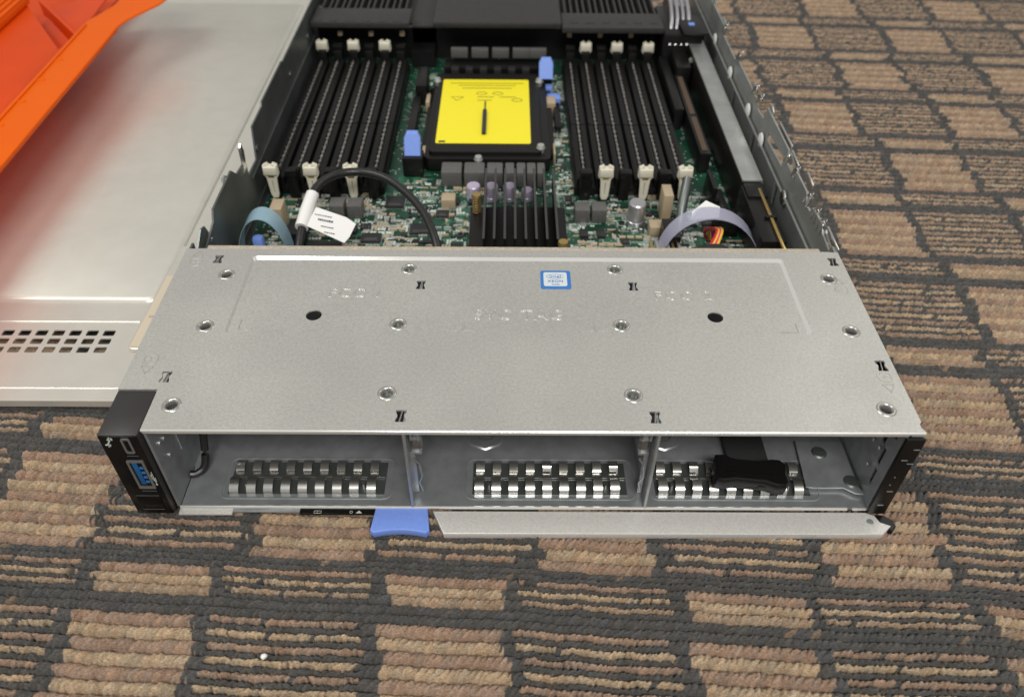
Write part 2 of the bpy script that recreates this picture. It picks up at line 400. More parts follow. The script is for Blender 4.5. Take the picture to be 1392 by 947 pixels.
# embossed frames around the spring strips
STR = ((-168.5, 'a'), (-24.0, 'b'), (85.5, 'c'))
for x, _ in STR:
    for a, zz in ((rrect(x-4, 6.5, x+97, 36, 5), .45),):
        mb.tube([(p[0], p[1], 6.2) for p in a], .55, 6, cyc=True)
for x in (-17, 95):
    mb.lathe((x, 56, 6.2), [(13, 0), (12, .9), (6, 1.0), (5, .2)], 8)
build('base_pan', mb, [M_inner, M_lip], S)
# ---- side walls
def prof_wall(top, bot=4.7):
    return [(y, z) for y, z in top]+[(735, bot), (D-7, bot)]
topL = [(D-7, 73.5), (166, 73.5), (166, 60), (184, 57), (206, 63), (211, 70), (262, 71), (272, 62), (290, 60), (291, 73), (297, 73), (297, 46), (323, 45), (331, 71), (365, 71), (368, 74), (450, 74), (452, 72), (735, 73)]
mb = MB()
mb.plate([prof_wall(topL)], 1.4, 0, f=lambda a, b, c: (-215.2-c-1.4, a, b))
mb.box(-215, 300, 40, -213.6, 735, 41.2); mb.box(-214.9, D-6, 6.3, -214.2, 735, 16)
for y in (330, 470, 560, 640): mb.cyl((-215, y, 52), 3.2, 1.0, 'x', 16)
wl = build('side_wall', mb, M_wall, S)
mb = MB()       # folded tabs on the left wall
mb.plate([[(174, 60), (189, 68), (196, 66), (200, 58), (186, 52), (176, 52)]], 1.2, 0, f=lambda a, b, c: (-219.5-c, a, b)); build('wall_tab', mb, M_wall, S); mb = MB()
mb.tube([(-218.5, 250, 66), (-219.5, 252, 69), (-219.5, 257, 69), (-218.5, 259, 66)], 1.3, 8); build('wall_hook', mb, M_shiny, S); mb = MB()
mb.plate([[(0, 0), (9, 0), (12, 14), (8, 22), (5, 20), (6, 12)]], 1.1, 0, f=lambda a, b, c: (-214.8+c, 286+a, 54+b))
build('wall_tab', mb, M_shiny, S)
topR = [(D-7, 73.5), (166, 73.5), (168, 68), (186, 70), (190, 75), (213, 73), (216, 68), (226, 68), (230, 75), (258, 75), (262, 68), (283, 69), (286, 78), (356, 78), (360, 66), (382, 64), (386, 70), (470, 70), (474, 66), (534, 66), (538, 74), (735, 75)]
mb = MB()
mb.plate([prof_wall(topR), [(292, 60), (340, 58), (340, 64), (292, 68)][::-1]], 1.4, 0, f=lambda a, b, c: (216.2-c, a, b))
mb.box(212.8, D, 49, 214.6, 735, 50.4)
for i in range(3): mb.box(213.4, 286+60*i*1.4, 6, 214.6, 290+60*i*1.4, 49)
wr = build('side_wall', mb, M_wallR, S)
for y, z in ((266, 47.6), (348, 52.5), (400, 53.5), (480, 52), (560, 52)):
    m2 = MB(); m2.lathe((0, 0, 0), [(6.2, 0), (5.8, 1.2), (4.2, 1.8), (0.01, 1.8)], 20)
    m2.V = [(214.6-c, y+a, z+b) for a, b, c in m2.V]
    build('stud', m2, M_paper if z > 50.1 else M_shiny, wr)
def shinytab(y0, z0, y1, z1, x=218.6):
    mb.box(-1, 0, 0, 1, math.hypot(y1-y0, z1-z0), 7, .5, f=lambda a, b, c: (x+a*.8, y0+(y1-y0)*b/math.hypot(y1-y0, z1-z0), z0-3.5+c+(z1-z0)*b/math.hypot(y1-y0, z1-z0)))
mb = MB()
for a in ((160, 72, 186, 73), (236, 74, 252, 76, 222), (262, 74, 284, 76), (290, 76, 330, 76, 220), (345, 76, 356, 79), (398, 70, 412, 72), (540, 72, 560, 73), (600, 74, 640, 74)):
    mb = MB(); shinytab(*a); build('wall_clip', mb, M_shiny, S)
for y in (192, 206, 226, 262, 286, 382, 400, 470, 538, 600, 650):
    mb = MB(); mb.tube([(216.5, y-3, 67), (217.8, y-3, 74), (218.5, y, 77), (217.8, y+4, 74), (216.5, y+4, 67)], 1.5, 8)
    build('wall_hook', mb, M_shiny, S)

# ---- cage cover
def hourglass(x, y, w=5.6, h=8.4, tilt=0.):
    a, b = w/2, h/2; k = w*.16
    p = [(-a, -b), (-a*.9, -b), (a, -b), (a, -b*.62), (k*2.2, -b*.15), (k*2.2, b*.15), (a, b*.62), (a, b), (-a, b), (-a, b*.62), (-k*2.2, b*.15), (-k*2.2, -b*.15), (-a, -b*.62)]
    return [(x+u+tilt*v, y+v) for u, v in p]
OUT_R = [(-183.6, 130.2), (-183.6, 81), (-184.2, 17.8), (-69.4, 27.2), (65.7, 26.4), (203, 129.2), (202, 79.4), (201.6, 17)]
IN_R = [(-67.6, 138.9), (-69.3, 85.2), (66.4, 139.4), (65.2, 84.9)]
OUT_S = [(-193, 146.3), (-193.9, 38.8), (-60.1, 10.7), (75.7, 10.5), (211, 147), (210.3, 50.3)]
IN_S = [(-58.6, 122.4), (76.4, 122.1)]
rx0, ry0, rx1, ry1 = -171, 75.6, 178, 150
mb = MB()
outl = [(-195.2, .6), (217, .6), (217, 1.5), (215.8, 4), (215.8, 6.5), (217.2, 8), (217.2, D), (-217, D), (-217, 29.2), (-195.2, 29.2)]
rec = rrect(rx0, ry0, rx1, ry1, 2.5)
mb.plate([outl, rec]+[circ(x, y, 3.4) for x, y in OUT_R]+[hourglass(x, y) for x, y in OUT_S], 1.2, T, .0)
inn = rrect(rx0+1.3, ry0+1.0, rx1-2.0, ry1-2.5, 2)
mb.plate([inn]+[circ(x, y, 3.4) for x, y in IN_R]+[hourglass(x, y) for x, y in IN_S]+[circ(-121.3, 92.8, 4.8), circ(123.4, 92.8, 4.8)], 1.0, T-1.3)
n = len(rec)
for i in range(n):
    j = (i+1) % n; mb.mi = 1 if min(rec[i][1], rec[j][1]) > 147 or min(rec[i][0], rec[j][0]) > 174 else 0  # rear and right slopes get the painted highlight
    mb.add([(*rec[i], T), (*rec[j], T), (*inn[j], T-1.3), (*inn[i], T-1.3)], [(0, 1, 2, 3)])
mb.mi = 1
mb.tube([(-195.2, .7, T-.95), (217, .7, T-.95)], .95, 10)
mb.box(-194.8, .1, T-2.8, 216.8, 1.2, T-1.2); mb.mi = 0
mb.box(215.9, 8, T-5, 217.1, D, T-.6)
cover = build('cage_cover', mb, [M_cover, M_lip], S)
for x, y in OUT_R+IN_R:
    z = T if (x, y) in OUT_R else T-1.3
    m2 = MB(); m2.lathe((x, y, z), [(5.4, .0), (4.9, .45), (4.2, .55), (3.6, .25), (3.1, -.6), (3.0, -3.4)], 28)
    rv = build('rivet_collar', m2, M_collar, cover)
    m3 = MB(); m3.cyl((x, y, z-3.3), 2.8, .5, n=20)
    m3.box(x-2.2, y-.35, z-2.9, x+2.2, y+.35, z-2.5)
    build('rivet_core', m3, M_darkvoid if x > 100 or x < -100 else M_wall, cover)  # shade inside the hole put into the core's dark colour
for x, y in OUT_S+IN_S:
    z = T if (x, y) in OUT_S else T-1.3
    m2 = MB(); m2.box(-.38, -4.6, -.6, .38, 4.6, .0, .2, f=lambda a, b, c: (x+a+.12*b, y+b*.85, z+c-.6*(1-abs(b)/5)))
    build('lock_tab', m2, M_tabs, cover)
mb = MB()
for body, x, y, sz, spc in (('FCC 1', -99, 113.5, 11.5, 1.15), ('SVC TAG', 3.5, 93.5, 12.5, 1.12), ('FCC 2', 106.5, 112.5, 11.5, 1.25)):
    m9 = MB(); V, F = text_mesh(body, sz, 0, .36, spc, True); m9.add(V, F, lambda a, b, c: (x+a, y+b, T-1.3+c)); build('embossed_lettering', m9, M_emb, cover)
for p in ([(-164, 88), (-164, 79.5), (-156, 79.5)], [(-40, 79.5), (-20, 79.5)], [(-30, 79.5), (-30, 87)], [(40, 79.5), (62, 79.5)], [(49, 79.5), (49, 87)], [(160, 79.5), (171, 79.5), (171, 87)]):
    m9 = MB(); m9.tube([(a, b, T-1.2) for a, b in p], .55, 6); build('embossed_mark', m9, M_cover, cover)
for x, y, s_ in ((-207, 143, 1), (-206.5, 53, -1), (208, 118, 1), (209, 41.5, -1)):
    mb = MB(); mb.tube([(a, b, T) for a, b in circ(x, y, 4.0, 20)], .5, 6, cyc=True)
    mb.tube([(x-2.2, y, T), (x+2.2, y, T)], .35, 6); mb.tube([(x, y-2.2, T), (x, y+2.2, T)], .35, 6)
    mb.tube([(x-3.4, y+s_*6, T), (x+3.4, y+s_*6, T), (x, y+s_*12, T)], .5, 6, cyc=True)
    build('embossed_symbol', mb, M_cover, cover)
mb = MB(); mb.box(-204, D+.1, T-2.4, 206, D+4.4, T-.2, .5)
build('foam_gasket', mb, M_foam, S)
mb = MB(); mb.box(-214, D+4.6, 6, 214, D+5.8, T-4)
build('light_block_sheet', mb, M_inner, S)  # unseen sheet added to stop light entering the bays from behind
# ---- sticker
mb = MB(); mb.plate([rrect(17.6, 118.8, 37, 137.5, 1.6)], .2, T-1.1)
st = build('sticker', mb, M_stblue, S, label='small blue and silver square processor sticker')
mb = MB(); mb.plate([rrect(19.6, 121.6, 34.6, 135.6, 1.4)], .1, T-1.0); build('sticker_panel', mb, M_stwhite, st)
mb = MB()
mb.tube([(27.1+5.6*math.cos(t*.3), 131.3+2.2*math.sin(t*.3), T-.95) for t in range(1, 21)], .14, 5)
for body, y, sz in (('intel', 131.2, 3.8), ('XEON', 126.4, 3.4), ('inside', 123.3, 1.9)):
    V, F = text_mesh(body, sz, .05, .04, 1.1); mb.add(V, F, lambda a, b, c: (27.1+a, y+b, T-.94+c))
build('sticker_lettering', mb, M_stblue, st)

# ---- bay: inner walls, dividers, spring strips
mb = MB()
mb.box(-194.9, .8, 6.2, -193.4, 150, T-2)
for y, z in ((12, 66), (15, 62), (8, 55), (13, 53), (18, 56), (12, 40)):
    mb.cyl((-193.4, y, z), 1.5, .8, 'x', 10)
mb.box(-193.4, 24, 30, -192.6, 40, 70, .3)
build('cage_wall', mb, M_inner, S)
mb = MB()
mb.plate([[(.5, 6.2), (150, 6.2), (150, T-2), (.5, T-2)], rrect(13, 50, 18, 64, .6)[::-1], rrect(9, 36, 12.5, 50, .4)[::-1], rrect(8, 20, 11, 33, .4)[::-1], rrect(30, 58, 44, 71, .6)[::-1], rrect(6, 62, 9, 70, .4)[::-1]], 1.4, 0, f=lambda a, b, c: (207.4-c, a, b))
for y, z in ((20, 50), (22, 44), (14, 46), (17, 28)): mb.cyl((205.2, y, z), 1.5, .9, 'x', 10)
build('cage_wall', mb, M_inner, S)
mb = MB(); mb.box(208.9, 0, 6, 210, 149, T-2); build('wall_backing', mb, M_black, S)
mb = MB(); mb.box(207.2, -2.2, 5.2, 217.4, -.1, T-3, .5); mb.box(216.9, .2, 5.2, 218, 140, T-5)
build('side_trim', mb, M_black, S)
mb = MB()
for z, x in ((64, 215), (55, 211.5), (52, 215.5), (27, 213), (14, 212)): mb.box(x-1.8, -2.5, z, x+1.6, -2.21, z+.45)
for z in (40, 33): mb.box(209+z*.05, -2.5, z, 209.6+z*.05, -2.21, z+.6)
build('trim_scratches', mb, M_smdmetal, S)
for x, sd in ((-58.2, 1), (77.2, -1)):
    mb = MB()
    mb.plate([[(1.5, 6.3), (150, 6.3), (150, T-2.2), (1.5, T-2.2)], rrect(14, 40, 24, 56, 1)[::-1], rrect(12, 14, 20, 30, 1)[::-1], rrect(34, 20, 60, 60, 2)[::-1]], 1.2, 0, f=lambda a, b, c: (x+.6+c, a, b))
    mb.tube([(x, 1.3, 6.4), (x, 1.3, T-2.6)], 1.0, 8)
    # folded guide lugs beside the divider
    X = x+sd*4.6 if sd > 0 else x-4.6
    mb.box(X-3, 8, 58, X+3, 26, 60, .3); mb.box(X-3, 8, 46, X+3, 20, 47.6, .3)
    mb.box(x+sd*.8-1, 9, 10, x+sd*3.6, 10.2, 46, .2); mb.box(X-2.6, 6, 60, X-1.4, 9, 69, .2); mb.box(X+1.4, 6, 60, X+2.6, 9, 69, .2)
    mb.tube([(X-2, 7, 44), (X+1, 7, 38), (X+2, 7, 28), (X, 7, 22), (X+1.5, 7, 14)], .7, 6)
    dv = build('divider', mb, M_inner, S)
    m2 = MB(); m2.cyl((X, 12, 48), 3.2, 9, 'z', 6); m2.cyl((X, 12, 57), 2.2, 6, 'z', 6)
    build('guide_pin', m2, M_shiny, dv)
def spring_strip(x0, x1):
    n_ = 9; pitch = (x1-x0)/n_
    base = MB(); base.box(x0-1, 9.4, 6.3, x1+.5, 33, 6.65)
    o = build('spring_strip', base, M_wall, S)
    mb = MB()
    for i in range(n_):
        a = x0+i*pitch+.4; b = a+5.4; dz = random.uniform(-.4, .4)
        mb.sweep([(9.0, 6.3), (8.9, 7.6), (9.3, 9.0+dz), (10.6, 10.6+dz), (13.2, 12.0+dz), (16, 12.6+dz), (18, 11.8), (19.6, 7.4)], a, b, .35)
        mb.sweep([(23.6, 7), (24.4, 9.4), (27, 11.2+dz), (30.6, 11.4+dz), (32.6, 9.6), (33, 7)], a+.5, b+.2, .35)
        mb.box(a+.5, 19.4, 7, b-.5, 24, 7.4)
    mb.box(x0-.5, 21, 7.42, x1, 22.2, 7.8)
    for x in (x0+pitch*.9, x1-pitch*1.2): mb.cyl((x, 15, 6.7), 1.8, 3.2, n=14, r2=1.3)
    build('spring_fingers', mb, M_shiny, o)
spring_strip(-167.3, -76.4); spring_strip(-22.8, 67.5); spring_strip(86, 176.5)
# corner bracket
mb = MB(); mb.plate([[(175, 14.5), (180, 13.6), (197, 13.8), (203, 9.8), (208, 9.2), (206, 14), (206, 49), (177.5, 49)]], 1.3, 9.3, .2)
br = build('corner_bracket', mb, M_inner, S)
for x, y in ((189.7, 40), (203.0, 18)):
    m2 = MB(); m2.cyl((x, y, 9.3), 4.8, .9, n=24, r2=3.9)
    m2.box(x-2.4, y-.4, 10.21, x+2.4, y+.4, 10.35); m2.box(x-.4, y-2.4, 10.22, x+.4, y+2.4, 10.36)
    build('screw', m2, M_wall, br)
# black cable down the left bay
mb = MB(); mb.tube(catmull([(-184, 55, 70), (-184, 44, 48), (-184, 34, 26), (-185, 27, 12), (-189, 23, 8.5), (-193, 22, 8.5)], 6), 2.3, 10)
build('bay_cable', mb, M_cable, S)
# small white marks (latches) on left cage wall
# ---- control panel (ear)
mb = MB(); mb.box(-217, -3, 4.8, -195.9, 29, T-.6, .7)
ear = build('control_panel', mb, M_earTop, S, label='glossy black front control panel with ports')
mb = MB(); mb.box(-216.6, -3.5, 5.2, -196.2, -3.05, T-1.2, .2); build('front_face', mb, M_gloss, ear)
mb = MB(); mb.plate([rrect(-207.8, 30, -198.6, 54.5, .6), rrect(-206.6, 31.6, -199.8, 53, .3)[::-1]], .8, 0, f=lambda a, b, c: (a, -3.6+c, b))
usb = build('usb_port', mb, M_tabs, ear)
mb = MB(); mb.box(-206.6, -3.3, 31.6, -199.8, -2.9, 53); mb.mi = 1; mb.box(-205.8, -3.9, 33.5, -203, -3.31, 52, .2)
mb.mi = 2
for i in range(4): mb.box(-202.6, -3.95, 35+i*4, -200.6, -3.32, 36.5+i*4)
build('port_tongue', mb, [M_ink, M_usb, M_stblue], ear)
mb = MB(); mb.plate([rrect(-205.2, 60.5, -200.4, 72.5, 1.2), rrect(-204.2, 61.6, -201.4, 71.4, .8)[::-1]], .6, 0, f=lambda a, b, c: (a, -3.55+c, b))
build('micro_port', mb, M_tabs, ear)
m8 = MB(); m8.box(-212.5, -3.95, 10, -199.5, -3.51, 22.5, .3); mb = MB()
for a in (((-212.5, 22.7), (-199.5, 22.7)), ((-212.5, 9.6), (-200, 9.6))):
    mb.tube([(a[0][0], -3.7, a[0][1]), (a[1][0], -3.7, a[1][1])], .18, 5)
mb.tube([(-207.5, -3.6, 27), (-199.5, -3.6, 27)], .2, 5); mb.tube([(-206, -3.6, 58), (-200, -3.6, 58)], .2, 5)
build('power_button', m8, M_gloss, ear); build('panel_trim', mb, M_wall, ear)
mb = MB()      # wrench mark, trident mark
mb.tube([(-212.9, -3.6, 67.5), (-210.8, -3.6, 71.2)], .5, 6)
for cx, cz, s_ in ((-212.9, 67.5, -1), (-210.8, 71.2, 1)):
    mb.tube([(cx-1.3, -3.6, cz+s_*.2), (cx-.5*s_, -3.6, cz+s_*.3), (cx, -3.6, cz+s_*1.8)], .38, 6); mb.tube([(cx+1.2, -3.6, cz), (cx+.9, -3.6, cz+s_*1.3)], .38, 6)
mb.tube([(-197.6, -3.6, 33), (-197.6, -3.6, 44)], .22, 5); mb.tube([(-197.6, -3.6, 36), (-198.4, -3.6, 38), (-198.4, -3.6, 41)], .2, 5)
mb.tube([(-197.6, -3.6, 34.5), (-196.9, -3.6, 36), (-196.9, -3.6, 39)], .2, 5); mb.cyl((-197.6, -3.75, 33), .6, .2, 'y', 10)
mb.cyl((-198.4, -3.75, 41.4), .45, .2, 'y', 10)
build('panel_marks', mb, M_silk, ear)
# ---- lever handle, release latch, rails below the pan
mb = MB(); mb.plate([[(-45.8, -1.0), (206.8, -1.0), (211.2, -3.0), (213, -7.5), (218.2, -9.8), (212, -15), (-39.0, -15.5)]], 4.9, 4.3, .5)
hd = build('lever_handle', mb, M_bar, S, label='long flat silver lever bar along the front lower edge')
mb = MB(); mb.cyl((207.6, -7.0, 4.3), 2.1, .5, n=20, r2=1.7); build('rivet', mb, M_inner, hd)
mb = MB(); mb.plate([[(213, -2.4), (217, -2.6), (221, -6), (221.4, -9.6), (218.6, -12.6), (213.2, -7.4), (211.4, -3)]], 3.4, 4.0, .6); build('hinge_cap', mb, M_black, hd)
arc = [(-49.6-i*2.95, -15.4+1.9*math.sin(math.pi*i/10)) for i in range(11)]
mb = MB(); mb.plate([[(-50.2, .5), (-48.2, -14.2)]+arc+[(-80.7, -14.2), (-79.3, .5)]], 5.2, 5.4, .7)
lt = build('release_latch', mb, M_blue, S, label='bright blue release latch with a scooped front edge')
mb = MB()
for x in (-76.5, -53): mb.tube([(x, -9, 5.4), (x, -11.5, 5.4), (x+(2.5 if x < -60 else -2.5), -11.8, 5.4)], .22, 5)
build('grip_marks', mb, M_blue, lt)
mb = MB(); mb.box(-194, -3.2, 2.8, -163, 10, 4.4, .3); build('slide_rail', mb, M_bar, S)
mb = MB(); mb.box(-163, -1.6, 3.2, -122, 10, 4.4, .2); build('slide_rail', mb, M_inner, S)
mb = MB(); mb.box(-124, -2.8, 3.0, -80.5, 10, 4.5, .2); tagp = build('information_tab', mb, M_gloss, S)
mb = MB()
mb.tube([(a, b, 4.55) for a, b in rrect(-115.6, -2.5, -111.4, -.9, .4)], .14, 5, cyc=True); mb.tube([(-113.8, -2.5, 4.55), (-113.8, -.9, 4.55)], .12, 5)
mb.tube([(a, b, 4.55) for a, b in circ(-94, -1.7, .8, 12)], .14, 5, cyc=True)
mb.plate([[(-91.3, -2.5), (-87.6, -2.5), (-89.4, -.7)]], .1, 4.62)
build('tab_symbols', mb, M_silk, tagp)

# ---- motherboard
Z = 12.0
mb = MB(); mb.plate([[(-211, D+12), (186, D+12), (211, 240), (211, 700), (-211, 700)]], 1.6, Z)
B = build('motherboard', mb, M_pcb, S, label='green motherboard crowded with components')
zones = []
def slot_bm():
    mb = MB()
    for sx in (-1, 1): mb.box(sx*4.4-2.4, 324, Z, sx*4.4+2.4, 562, 27.5, .4)
    mb.box(-8.38, 322, Z, 8.38, 566, 20)
    mb.box(-6.6, 420, 27.2, 6.6, 424, 28.0, .2)
    mb.box(-4.4, 314, Z, 4.4, 328, 36, .8); mb.box(-4.4, 560, Z, 4.4, 572, 36, .8)
    mb.mi = 1; mb.box(-.55, 330, 21, .55, 556, 28.2)
    for k in range(28): mb.box(-1.1, 332+k*8, 28.0, 1.1, 334.2+k*8+random.random()*2, 28.4)
    return mb
def black_latch(x, yy, sg):
    mb = MB(); mb.box(x-3.6, yy-3, 14, x+3.6, yy+3, 38, .8); mb.box(x-5, yy-4.5, 35, x+5, yy+3, 41, 1.0); return mb
def white_latch(x, y0, sg):
    mb = MB()
    mb.plate([[(-5.4, 44), (-2.6, 45.5), (-1.2, 43.6), (1.2, 43.6), (2.6, 45.5), (5.4, 44), (5.9, 36), (3.9, 33.5), (3.0, 17), (1.8, 14), (-1.8, 14), (-3.0, 17), (-3.9, 33.5), (-5.9, 36)],
              [(-.7, 17.5), (.7, 17.5), (.7, 31), (-.7, 31)]], 4.6, 0, .6, f=lambda a, b, c: (x+a, y0+sg*(b-30)*.0+c+2, b))
    mb.box(x-5.7, y0-4.6, 36.2, x+5.7, y0+2.5, 44, 1.2); mb.mi = 1; mb.box(x-2.6, y0-3.2, 33.8, x+2.6, y0-.6, 36.1)
    return mb
XL = [-203+16.8*i for i in range(6)]; XR = [62.6+16.7*i for i in range(6)]
proto = None
for i, x in enumerate(XL+XR):
    if proto is None:
        m2 = slot_bm(); m2.V = [(a+XL[0], b, c) for a, b, c in m2.V]; proto = build('memory_slot', m2, [M_slot, M_slotgrey], B); proto['label'] = None; del proto['label']
    else: copy_at(proto, B, (x-XL[0], 0, 0))
    white = (i % 2 == 0) if i < 6 else (i % 2 == 1)
    f0 = white_latch if white else black_latch
    build('slot_latch', f0(x, 316, 1), [M_white, M_brass] if white else M_slot, B, label='cream white latch' if white else 'black latch')
    build('slot_latch', f0(x, 568, -1), [M_white, M_brass] if white else M_slot, B, label='cream white latch' if white else 'black latch')
# processor cover
mb = MB()
mb.plate([rrect(-78, 360, 34, 531, 4)], 12, 26, .8)
mb.plate([rrect(-74, 366, 26, 520, 3)], 6, 29.4, .8)
mb.box(-84, 380, 12, 40, 512, 19, 1)
mb.box(-60, 356, 14, 20, 362, 21, 1)
pc = build('processor_cover', mb, M_hs, B, label='black processor cover under a yellow label')
mb = MB(); mb.plate([rrect(-69.8, 379.5, 17.2, 509, 2)], .3, 29.8); lb = build('yellow_label', mb, M_yellow, S)
mb = MB()
mb.mi = 0
mb.plate([rrect(-27.9, 395, -24.1, 440, 1.2)], 3, 32.6); mb.box(-26.6, 440, 29.8, -25.4, 460, 31)
mb.mi = 1
for y, a, b in ((500, -62, 12), (495, -54, 4), (489, -50, 0), (470, -34, -18), (470, -12, 4), (463, -34, -20)):
    mb.box(a, y, 29.82, b, y+1.2, 29.9)
mb.tube([(-60, 470, 29.85), (-48, 470, 29.85), (-54, 462, 29.85)], .4, 5, cyc=True)
mb.tube([(a, b, 29.85) for a, b in circ(5, 464, 5, 16, 3)], .4, 5, cyc=True)
mb.tube([(a, b, 29.85) for a, b in circ(-30, 478, 5, 16, 3)], .35, 5, cyc=True)
mb.tube([(a, b, 29.85) for a, b in circ(-14, 478, 5, 16, 3)], .35, 5, cyc=True)
mb.mi = 0; mb.box(-67, 381, 29.82, -61, 384, 29.9)
build('label_print', mb, [M_ink, M_faint], lb)
for x, y, z in ((-30, 358, 22), (26, 372, 26), (28, 505, 26), (-76, 505, 26)):
    m2 = MB(); m2.cyl((x, y, 12), 3, z-8, n=16); m2.cyl((x, y, z+4), 4.2, 3, n=16, r2=3); build('bolt', m2, M_smdmetal, B)
for pts in ([(-86, 470), (-82, 490)], [(38, 372), (40, 392)], [(28, 376), (30, 396)], [(-82, 372), (-78, 386)], [(32, 470), (44, 486)]):
    m2 = MB(); m2.box(pts[0][0], pts[0][1], 12, pts[1][0], pts[1][1], 24, 1); build('socket_clip', m2, M_smdtan, B)
# blue retention latches
def blue_latch(x, y):
    m2 = MB(); m2.plate([[(-6.4, 2), (6.4, 2), (6.4, 16), (4.2, 20), (-4.2, 20), (-6.4, 16)]], 5, 0, .8, f=lambda a, b, c: (x+a, y+c+b*.5, 30+b*.9))
    m2.box(x-7, y-4, 12, x+7, y+5, 22, .6)
    return m2
build('retention_latch', blue_latch(-88, 358), M_blue, B); build('retention_latch', blue_latch(35, 512), M_blue, B)
for a in ((-97, 350, 12, -79, 366, 31, 1), (-99, 385, 12, -91, 480, 26, 1), (28, 520, 12, 42, 532, 30, 1), (-97, 486, 12, -86, 530, 34, 1), (42, 430, 12, 48, 480, 20, 1)):
    mb = MB(); mb.box(*a); build('latch_base', mb, M_black, B)
mb = MB(); mb.box(36, 488, 12, 50, 500, 20, 1); build('latch_foot', mb, M_blue, B)
# heatsink
mb = MB(); mb.box(-34.5, 216, Z+.1, 44, 292, 20, .6)
for i in range(8): mb.box(-22+8.1*i-.6, 222, 19.9, -22+8.1*i+.6, 322, 38)
mb.mi = 1
for i in range(8): mb.box(-22+8.1*i-.9, 221.6, 37.9, -22+8.1*i+.9, 322.4, 38.5)
hs = build('heatsink', mb, [M_hs, M_hsedge], B)
for x, y in ((-29, 283), (38.5, 219)):
    m2 = MB(); m2.tube([(x+3*math.cos(t*.7), y+3*math.sin(t*.7), 20+t*.27) for t in range(60)], .7, 6); m2.cyl((x, y, 36), 4.4, 2, n=16, r2=3.6)
    build('spring_pin', m2, M_brass, hs)
# chokes, capacitors, chips, connectors
def part(nm, x0, y0, x1, y1, h, m, bev=.6, par=None):
    b2 = MB(); b2.box(x0, y0, Z, x1, y1, Z+h, bev); zones.append((x0-1, y0-1, x1+1, y1+1)); return build(nm, b2, m, par or B)
for x, w_ in ((-62, 18), (-42, 18), (-22, 14), (-6, 8), (4, 8), (13, 8), (22, 7)):
    part('inductor', x, 334, x+w_, 352, 15, M_choke, 1.2)
for x, y in ((52, 280), (66, 280), (-152, 284), (-137, 284)):
    part('inductor', x, y, x+12.6, y+14, 13, M_choke, 1.2)
    part('transistor', x+3.5, y-22, x+10, y-12, 3.4, M_chip, .4)
for x in (-46, -31): part('transistor', x-6, 305, x+1, 313, 3.4, M_chip, .4)
for x, y, r, h_ in ((-33, 316, 6, 14), (-17.5, 316, 5.6, 14), (-2, 316, 5.6, 14), (13, 316, 5, 10), (103, 282, 7.2, 20)):
    m2 = MB(); m2.lathe((x, y, Z), [(r, 0), (r, 3), (r*.9, 3.6), (r, 4.2), (r, h_-1), (r*.88, h_), (.01, h_)], 24); zones.append((x-r, y-r, x+r, y+r))
    build('capacitor', m2, M_cap if r > 7 else M_capTop, B)
for a in ((-64, 286, -53, 296, 2), (-84, 262, -66, 276, 2.2), (-108, 300, -92, 316, 2.5), (-48, 236, -40, 246, 2), (-88, 212, -76, 222, 2), (60, 215, 76, 226, 2.5), (-122, 250, -106, 262, 2.4), (46, 312, 52, 320, 2), (88, 250, 95, 257, 2), (144, 236, 156, 246, 2), (-66, 218, -54, 228, 3), (158, 276, 170, 288, 2.4), (176, 300, 184, 330, 3)):
    o_ = part('chip', *a, M_chip, .3)
    m2 = MB(); x0, y0, x1, y1, h_ = a; k = x0+.6
    while k < x1-.6: m2.box(k, y0-.9, Z+.05, k+.45, y1+.9, Z+.5); k += 1.05
    k = y0+.6
    while k < y1-.6: m2.box(x0-.9, k, Z+.06, x1+.9, k+.45, Z+.45); k += 1.05
    m2.mi = 1; m2.cyl((x0+1.6, y1-1.6, Z+h_), .5, .05, n=10); m2.box(x0+2.6, y0+2.2, Z+h_+.01, x1-2.6, y0+2.9, Z+h_+.05); m2.box(x0+3.2, y0+4, Z+h_+.01, x1-3.2, y0+4.6, Z+h_+.05)
    build('chip_pins', m2, [M_smdmetal, M_choke], B)
for a in ((-158, 206, -132, 232, 16), (120, 236, 132, 262, 18), (166, 262, 184, 280, 16), (-180, 246, -166, 268, 12)):
    part('connector', *a, M_black, .8)
for a in ((-196, 268, -186, 284, 20), (-172, 206, -160, 216, 14), (-60, 300, -48, 312, 9), (112, 262, 124, 274, 9), (124, 282, 132, 300, 26)):
    part('header', *a, M_smdtan, .8)
for x in (-49, 92): 
    m2 = MB(); m2.plate([rrect(x-6, 205, x+7, 224, 2), circ(x+1, 218, 2.4)], 1.2, 24); m2.box(x-6, 204, 12, x+7, 205.4, 24); build('mounting_bracket', m2, M_smdmetal, B)
for i in range(6): 
    m2 = MB(); m2.box(108+i*4.2, 222, Z, 110.2+i*4.2, 240, 24+1.2*(i % 2), .3); build('pin_row', m2, M_cap if i % 2 else M_brass, B)
m2 = MB(); m2.tube([(136, 262, 14), (138, 275, 30), (144, 296, 46)], 4, 12); build('clear_post', m2, M_wall, B)
part('riser_connector', 168, 360, 178, 520, 20, M_black, .8); 
m2 = MB(); m2.box(170.5, 366, 32, 175.5, 428, 32.3); m2.box(170.5, 434, 32, 175.5, 514, 32.3); build('riser_contacts', m2, mat('brown_contacts', (.09, .055, .035), .5), B)
for a in ((180, 372, 13, 183, 410, 14.2, .2), (38, 405, 12.1, 46, 412, 14.5, .3)):
    m2 = MB(); m2.box(*a); build('white_mark', m2, M_silk, B)
for a in ((168, 300, 12, 172, 330, 34, .5), (157, 440, 12, 166, 560, 34, 1), (160, 300, 12, 176, 304, 22, .5)):
    m2 = MB(); m2.box(*a); build('fan_connector', m2, M_black, B)
